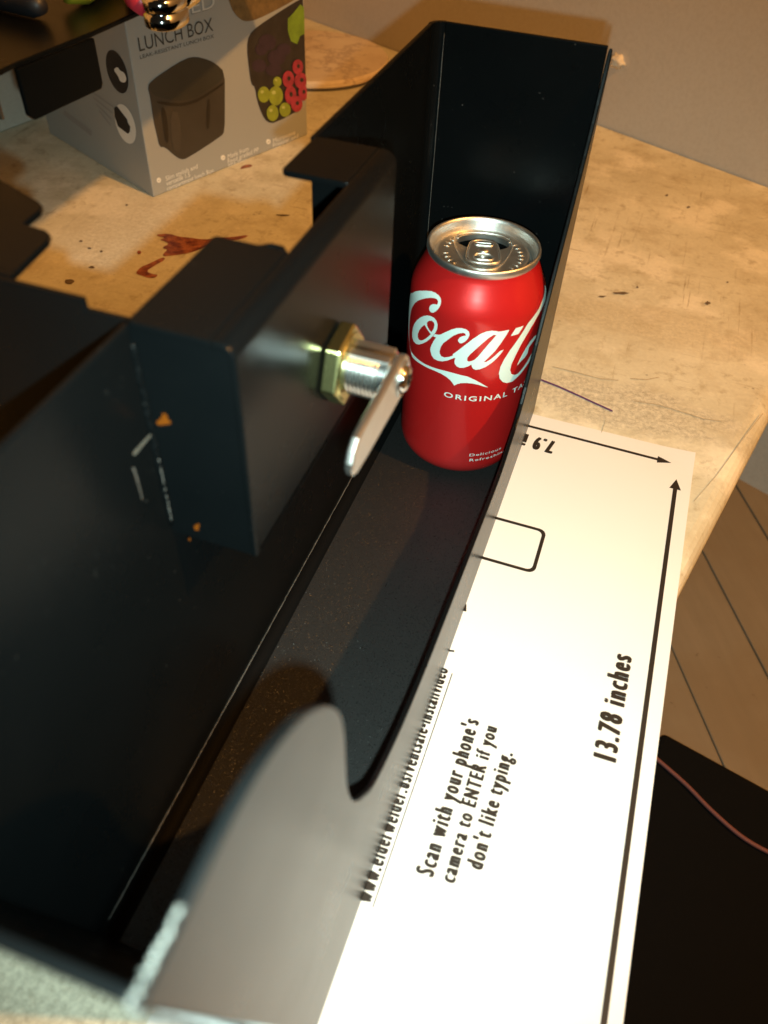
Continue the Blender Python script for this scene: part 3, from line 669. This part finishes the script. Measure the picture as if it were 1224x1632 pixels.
def ptext(body, b0, b1, c0, bold=.07, name='lettering', full=None):
    """baseline start and end in pixels, c0 = pixel of cap top above the start"""
    O = onz(b0, ZP); E_ = onz(b1, ZP); T = onz(c0, ZP); U = E_-O; Wd = np.linalg.norm(U); U /= Wd; V = np.array([-U[1], U[0], 0])
    return print_text(name, body, M['ink'], paper, O, U, V, (0, 0, 1), Wd, abs(np.dot(T-O, V))*1.12, bold, ZI-ZP, 1.36)
ptext('13.78 inches', (981, 1214), (1006, 1049), (949, 1210), .092)
ptext("Scan with your phone's", (690, 1398), (763, 1151), (666, 1388), .092)
ptext('camera to ENTER if you', (724, 1408), (792, 1162), (703, 1400), .092)
ptext("don't like typing.", (768, 1387), (817, 1203), (745, 1380), .092)
ptext('www.elderwelder.us/ventsafe-installvideo', (590, 1440), (714, 1068), (566, 1434), .092)
u0, u1 = onz((593, 1446), ZP), onz((720, 1073), ZP)
flat('underline', [tuple(q[:2]) for q in (u0, u1, u1+[.0005, 0, 0], u0+[.0005, 0, 0])])
bl = onz((884, 704), ZP); be = onz((838, 692), ZP); ud = (be-bl)/np.linalg.norm(be-bl)
print_text('lettering', '7.9 inches', M['ink'], paper, bl, ud, (-ud[1], ud[0], 0), (0, 0, 1), .040, np.linalg.norm(onz((878, 720), ZP)-bl)*1.15, .10, ZI-ZP, 1.36)
# rounded frame (its square stays blank)
q0, q1 = onz((870, 846), ZP), onz((851, 914), ZP); L_ = np.linalg.norm(q0-q1); qc = (q0+q1)/2
cxq, cyq = max(q0[0], q1[0])-.5*L_, qc[1]
rin = lambda s, r: [(cxq+p[0], cyq+p[1]) for p in rr(s, s, 0, 0, r)]
bm = fill2d([rin(L_+.0006, .004), rin(L_-.0032, .003)])
for v in bm.verts: v.co.z = ZI
fin('frame', bm, M['ink'], paper)
for p, a, b in (((741, 968), 2.4, 6), ((719, 1037), 5, 1.5)):
    c = [(p[0]-a, p[1]-b), (p[0]+a, p[1]-b+1), (p[0]+a, p[1]+b+1), (p[0]-a, p[1]+b)]
    flat('print_mark', [tuple(onz(q, ZP)[:2]) for q in c])

# ================================================================== SECOND STEEL PIECE (far left, mostly out of the frame)
br = thing('steel_housing', 'black steel housing with notched flanges at the left, beside the open box', 'steel housing')
fin('near_plate', py_prism([(-.34, .0004), (XL-TH-.0012, .0004), (XL-TH-.0012, .1985), (-.1265, .1985), (-.1265, .2015), (-.34, .2015)], .1475, .1495), M['steel'], br, bev=.0004)
fp = [onz(p, .2015)[:2] for p in ((62, 321), (67, 327), (64, 334), (37, 356), (73, 366), (80, 373), (77, 382), (16, 442))]
pts = [(-.335, .235), (-.30, .235)] + [(-.182, .1935)] + [tuple(p) for p in fp] + [(-.150, .1500), (-.335, .1500)]
fin('notched_flange', pz_prism(pts, .1995, .2015), M['steel'], br, bev=.0004)
fin('side_plate', boxbm(-.337, -.335, .1497, .262, .0004, .1993), M['steel'], br)
cov = thing('steel_cover', 'dark steel cover plate with a bent-down tab resting above the lunch box carton', 'cover')
ZC = .2015
cpts = [(-.2385, .2635), (-.2385, .274), (-.2330, .319), (-.2300, .360), (-.2290, .385), (-.2290, .630), (-.46, .630), (-.46, .2635)]
fin('plate', pz_prism(cpts, ZC, ZC+.002), M['steel'], cov, bev=.0005)
fin('bent_tab', prism(bmesh.new(), [(0, 0), (1, 0), (1, -.0175), (.97, -.0195), (.06, -.0195), (0, -.017)], lambda p, k: (-.2385+(.0055)*p[0]-.002*(1-k)+.0006, .2745+(.0435)*p[0], ZC-.0002+p[1])), M['steel'], cov, bev=.0005)
fin('end_lip', boxbm(-.46, -.2420, .2640, .2655, ZC-.016, ZC-.0002), plain('lit_brown_lip', (.035, .028, .02), .5), cov, bev=.0005)  # steel lip; the light falling on it is put into a paler brown
fin('support_foot', boxbm(-.458, -.452, .270, .42, .0004, ZC-.0002), M['steel'], cov)

# ------------------------------------------------------------------ tools on the cover
def roundbar(name, path, r, mat, parent, n=12): return fin(name, tube(bmesh.new(), path, r, n), mat, parent, smooth=True)
M['redgrip'] = plain('red_rubber_grip', (.55, .03, .045), .4, var=.08)
M['yellow'] = plain('yellow_plastic', (.30, .24, .012), .5, var=.08)
M['blackrub'] = plain('black_rubber', (.012, .012, .014), .5)
ZS = ZC+.002
pl_ = thing('pliers', 'chromed pliers with red grips on the edge of the steel cover', 'pliers')
h = onz((264, 12), ZS+.007); IL = np.array([-.94, -.33, 0]); IU = np.array([-.24, .97, 0])
bm = bmesh.new(); lathe(bm, [(.0001, -.006), (.0082, -.006), (.0092, -.0052), (.0092, -.0008), (.0084, -.0004), (.0084, .0004), (.0090, .0008), (.0090, .0045), (.0080, .0055), (.0001, .0055)], (0, 0, 0), 'z', 40)
for v in bm.verts: v.co = Vector(h) + Vector(IL)*v.co.x*.95 + Vector(IU)*v.co.y*1.35 + Vector((0, 0, v.co.z))
fin('joint', bm, M['chrome'], pl_, smooth=True)
bm = bmesh.new(); lathe(bm, [(.0001, .0072), (.0030, .0072), (.0036, .0066), (.0036, .0060)], h, 'z', 24); fin('pivot', bm, M['chrome'], pl_, smooth=True)
for sg in (-1, 1):
    roundbar('grip', [h+IL*(.007+.003*sg)+IU*.003, h+IL*(.011+.005*sg)+IU*.014, h+IL*(.016+.012*sg)+IU*.05, h+IL*(.022+.013*sg)+IU*.10], [.0046, .0060, .0064, .0056], M['redgrip'], pl_)
    bm = tube(bmesh.new(), [h+IU*.004+[0, 0, .001*sg], h+IU*.018-IL*(.004+.002*sg)+[0, 0, .001*sg], h+IU*.040-IL*(.008+.001*sg)+[0, 0, .0005*sg]], [.0060, .0048, .0022], 10); fin('jaw', bm, M['chrome'], pl_, smooth=True)
yw = thing('screwdriver', 'screwdriver with a yellow plastic handle lying on the steel cover', 'screwdriver')
y0 = onz((132, -7), ZS+.0075)
roundbar('handle', [y0+np.array([-.012, -.006+.010, 0]), y0+np.array([-.009, .012, 0]), y0+np.array([-.02, .050, 0]), y0+np.array([-.028, .085, 0])], [.0055, .0074, .0072, .0050], M['yellow'], yw)
roundbar('shaft', [y0+np.array([-.028, .086, 0]), y0+np.array([-.048, .165, 0])], .0025, M['zinc'], yw)
bk = thing('hex_key_holder', 'black rubber handled tool at the top left on the steel cover', 'tool')
k0 = onz((30, 3), ZS+.006)
roundbar('handle', [k0+np.array([.012, -.0015, 0]), k0+np.array([.006, .0015, 0]), k0+np.array([-.02, .006, 0]), k0+np.array([-.065, .016, 0])], [.003, .0056, .0058, .005], M['blackrub'], bk)
roundbar('tip', [k0+np.array([-.065, .016, 0]), k0+np.array([-.10, .024, 0])], .0022, M['zinc'], bk)

# ================================================================== LUNCH BOX CARTON
K = onz((245, 315), 0); K[2] = .0004
q = onz((490, 215), 0); LU = np.linalg.norm((q-K)[:2]); ua = math.atan2((q-K)[1], (q-K)[0])
U = np.array([math.cos(ua), math.sin(ua), 0]); S = np.array([math.cos(ua+math.radians(85)), math.sin(ua+math.radians(85)), 0])
NU = np.array([U[1], -U[0], 0]); NS = np.array([-S[1], S[0], 0])
if np.dot(NS, U) > 0: NS = -NS
HB = ZC-.001; LS = .165
carton = thing('lunch_box_carton', 'grey printed cardboard carton with a lunch box picture behind the steel housing', 'carton')
cg = NT('grey_printed_card'); cg.set(col=cg.mix(cg.noise(12, 3), (.28, .295, .29), (.32, .335, .33)), rough=.42, spec=.45); M['carton'] = cg.m
bm = prism(bmesh.new(), [(0, 0), (LU, 0), (LU, LS), (0, LS)], lambda p, k: K+U*p[0]+S*p[1]+np.array([0, 0, (0, HB)[k]]))
body = fin('box', bm, M['carton'], carton, bev=.0008)
lightcard = plain('pale_upper_print', (.50, .51, .49), .42)
def lf(p):      # pixel on the front face -> (u, v)
    r = ray(p); x = CAM + r*np.dot(K-CAM, NU)/np.dot(r, NU); return (np.dot(x-K, U), x[2])
def lside_(p):
    r = ray(p); x = CAM + r*np.dot(K-CAM, NS)/np.dot(r, NS); return (np.dot(x-K, S), x[2])
def front(lift): return lambda q: K*[1, 1, 0]+U*q[0]+NU*lift+np.array([0, 0, q[1]])
def sidef(lift): return lambda q: K*[1, 1, 0]+S*q[0]+NS*lift+np.array([0, 0, q[1]])
def fdec(name, zp, mat, lift, base=(200, 0), sc=3.06, sm=1, side=False, parent=None):
    pts = Z(base, sc, zp); L = [(lside_ if side else lf)(p) for p in pts]
    if not side: L = [(min(max(u, .001), LU-.0006), min(v, HB-.002)) for u, v in L]
    if sm: L = smooth_closed(L, sm)
    return decal(name, [L], mat, parent or body, (sidef if side else front)(lift))
M['p_bag'] = plain('bag_print', (.034, .029, .023), .45, scale=25, var=.55); M['p_bag2'] = plain('bag_lid_print', (.022, .022, .018), .45, scale=25, var=.5); M['p_bag3'] = plain('bag_seam_print', (.011, .009, .007), .45)
M['p_bag4'] = plain('bag_light_print', (.046, .039, .031), .45, scale=30, var=.4)
M['p_dark'] = plain('tray_print', (.022, .018, .016), .4, scale=90, var=.7); M['p_green'] = plain('olive_print', (.22, .26, .025), .35, scale=110, var=.5); M['p_red'] = plain('raspberry_print', (.30, .026, .045), .4, scale=220, var=.65)
M['p_leaf'] = plain('leaf_print', (.15, .25, .02), .45, scale=120, var=.5); M['p_purple'] = plain('grape_print', (.03, .016, .03), .4, scale=120, var=.5); M['p_brown'] = plain('nut_print', (.14, .09, .035), .4, scale=200, var=.7)
M['p_text'] = plain('dark_grey_print', (.03, .03, .028), .5); M['p_white'] = plain('white_print', (.72, .72, .68), .5); M['p_hi'] = plain('olive_light_print', (.40, .43, .13), .35)
fdec('picture', [(105, 420), (130, 390), (200, 340), (290, 285), (340, 275), (400, 290), (440, 310), (483, 350), (484, 500), (483, 640), (465, 665), (300, 772), (270, 778), (240, 760), (190, 715), (165, 718), (150, 650), (135, 590), (120, 480)], M['p_bag'], .0003)
fdec('picture', [(108, 415), (130, 390), (200, 340), (290, 285), (340, 277), (400, 292), (440, 312), (480, 352), (470, 390), (400, 440), (330, 480), (250, 492), (180, 480), (130, 460)], M['p_bag2'], .0005)
fdec('picture', [(150, 490), (250, 505), (330, 492), (400, 452), (478, 398), (479, 410), (400, 466), (330, 506), (250, 520), (152, 504)], M['p_bag3'], .0006)
fdec('picture', [(170, 520), (190, 526), (205, 600), (210, 690), (195, 700), (180, 610)], M['p_bag3'], .0006)
fdec('picture', [(395, 490), (412, 480), (408, 620), (392, 632)], M['p_bag3'], .0006)
fdec('picture', [(215, 540), (262, 548), (270, 700), (262, 752), (225, 720)], M['p_bag4'], .0006)
fdec('picture', [(885, -14), (850, -5), (760, 50), (640, 130), (600, 170), (590, 230), (600, 330), (612, 412), (630, 422), (640, 490), (665, 560), (690, 596), (730, 600), (886, 515)], M['p_dark'], .0003)
fdec('picture', [(490, -40), (505, 10), (525, 60), (560, 96), (590, 105), (640, 95), (770, 30), (860, -24), (880, -60)], M['p_brown'], .0003)
fdec('picture', [(790, 90), (820, 60), (850, 20), (884, 30), (884, 160), (850, 175), (835, 215), (805, 200), (790, 150)], M['p_leaf'], .0005, sm=0)
for i, (x, y, a, b) in enumerate(((650, 320, 36, 32), (690, 205, 44, 40), (735, 280, 45, 38), (660, 240, 30, 30), (770, 240, 35, 30), (720, 340, 40, 30))):
    fdec('picture', [(x+a*math.cos(t), y+b*math.sin(t)) for t in np.linspace(0, 2*math.pi, 15)[:-1]], M['p_purple'], .0005+.00005*i)
for i, (x, y, a, b) in enumerate(((738, 398, 20, 24), (672, 460, 28, 38), (730, 466, 34, 46), (775, 534, 27, 34), (714, 550, 28, 38))):
    fdec('picture', [(x+a*math.cos(t)*1.05, y+b*math.sin(t)*1.05) for t in np.linspace(0, 2*math.pi, 15)[:-1]], M['p_green'], .0006+.00008*i)
    fdec('picture', [(x-a*.3+a*.3*math.cos(t), y-b*.35+b*.22*math.sin(t)) for t in np.linspace(0, 2*math.pi, 9)[:-1]], M['p_hi'], .00064+.00008*i)
for i, (x, y, a, b) in enumerate(((790, 385, 26, 38), (836, 325, 24, 34), (852, 392, 30, 36), (800, 462, 26, 42), (862, 450, 22, 36), (830, 505, 26, 36))):
    t_ = np.linspace(0, 2*math.pi, 15)[:-1]
    fdec('picture', [(min(882, x+a*math.cos(t)*1.1), y+b*math.sin(t)*1.1) for t in t_], M['p_red'], .00105+.00007*i)
    fdec('picture', [(x+3+a*.32*math.cos(t), y-4+b*.3*math.sin(t)) for t in t_], M['p_dark'], .00108+.00007*i)
def ftext(body, b0, b1, c0, mat, bold=0., lift=.0004, side=False):
    A = lf(b0); B = lf(b1); T = lf(c0); O = K*[1, 1, 0]+U*A[0]+np.array([0, 0, A[1]])
    d = U*(B[0]-A[0])+np.array([0, 0, B[1]-A[1]]); Wd = np.linalg.norm(d); d = U     # lines run level on the card
    return print_text('lettering', body, mat, body_ref, O, d, (0, 0, 1), NU, Wd, abs(T[1]-A[1]), bold, lift)
body_ref = body
ftext('LUNCH BOX', (222, 82), (340, 54), (219, 60), M['p_text'], .018)
ftext('LEAK-RESISTANT LUNCH BOX', (223, 94), (341, 66), (222, 88), M['p_text'])
ftext('SED', (288, 27), (343, 15), (286, 2), M['p_text'], .01, .0004); ftext('SED', (288.6, 26), (342.6, 14.4), (286.6, 3), lightcard, .0, .0006)
ftext('Slim stylish and', (264, 288), (315, 272), (263, 281), M['p_white'])
ftext('versatile 1.5', (265, 296), (303, 284), (264, 289), M['p_white'])
ftext('compartment lunch Box.', (266, 304), (342, 280), (265, 297), M['p_white'])
ftext('Made from', (363, 253), (396, 242), (362, 246), M['p_white'])
ftext('Food graded PP', (363, 261), (412, 245), (362, 254), M['p_white'])
ftext('BPA Free', (364, 269), (392, 259), (363, 262), M['p_white'])
ftext('Microwave', (435, 228), (470, 216), (434, 221), M['p_white'])
ftext('Freezer and', (435, 235), (475, 221), (434, 229), M['p_white'])
ftext('Dishwasher safe', (436, 242), (484, 226), (435, 236), M['p_white'])
for x, y in ((161, 878), (474, 768), (695, 690)):
    fdec('bullet', [(x+11*math.cos(t), y+13*math.sin(t)) for t in np.linspace(0, 2*math.pi, 13)[:-1]], M['p_white'], .0004)
    fdec('bullet', [(x-4, y-2), (x, y+5), (x+6, y-7), (x, y+1)], M['p_text'], .0006, sm=0)
z1 = dict(base=(0, 0), sc=4.08, side=True)
def ell(cx, cy, a, b, rot, n=22):
    return [(cx+a*math.cos(t)*math.cos(rot)-b*math.sin(t)*math.sin(rot), cy+a*math.cos(t)*math.sin(rot)+b*math.sin(t)*math.cos(rot)) for t in np.linspace(0, 2*math.pi, n+1)[:-1]]
fdec('picture', ell(763, 465, 62, 148, -.30), M['p_dark'], .0003, **z1)
fdec('picture', [(740, 452), (768, 432), (785, 460), (812, 470), (828, 515), (815, 538), (785, 530), (770, 490)], M['p_white'], .0005, **z1)
fdec('picture', ell(817, 805, 60, 135, -.30), M['p_white'], .0003, **z1)
fdec('picture', [(745, 700), (765, 690), (830, 775), (836, 800), (850, 820), (848, 855), (835, 870), (770, 820), (750, 760)], M['p_dark'], .0005, sm=0, **z1)
grey2 = plain('faint_grey_print', (.26, .26, .25), .5)
for k in range(4): fdec('print_line', [(590+k*18, 585+k*42), (740-k*6, 690+k*40), (738-k*6, 700+k*40), (590+k*18, 596+k*42)], grey2, .0003, sm=0, **z1)
fdec('print_line', [(420, 715), (600, 850), (596, 885), (412, 745)], grey2, .0003, sm=0, **z1)
# ------------------------------------------------------------------ round marbled board
db = thing('round_board', 'round pale marbled board lying on the table against the wall', 'board')
dm = NT('pale_marble'); v1 = dm.noise(9, 8, .65); dcol = dm.mix(dm.ramp(v1, [(.35, 0.), (.65, 1.)]), (.52, .38, .24), (.74, .62, .46))
dcol = dm.mix(dm.ramp(dm.noise(13, 8, .7), [(.475, 0.), (.5, .7), (.525, 0.)]), dcol, (.28, .17, .10)); dm.set(col=dcol, rough=.3)
cD = np.array([-.385, .905, 0]); rD = .083
bm = bmesh.new(); rg = lathe(bm, [(rD-.003, .0005), (rD, .003), (rD, .007), (rD-.002, .009), (.0005, .009)], cD, 'z', 72); bm.faces.new(rg[0][::-1])
fin('disc', bm, dm.m, db, smooth=False)
bm = bmesh.new(); tube(bm, [cD+np.array([(rD+.0002)*math.cos(t), (rD+.0002)*math.sin(t), .0012]) for t in np.linspace(0, 2*math.pi, 73)], .0009, 6, False)
fin('edge_band', bm, plain('dark_edge_band', (.05, .04, .03), .6), db, smooth=True)
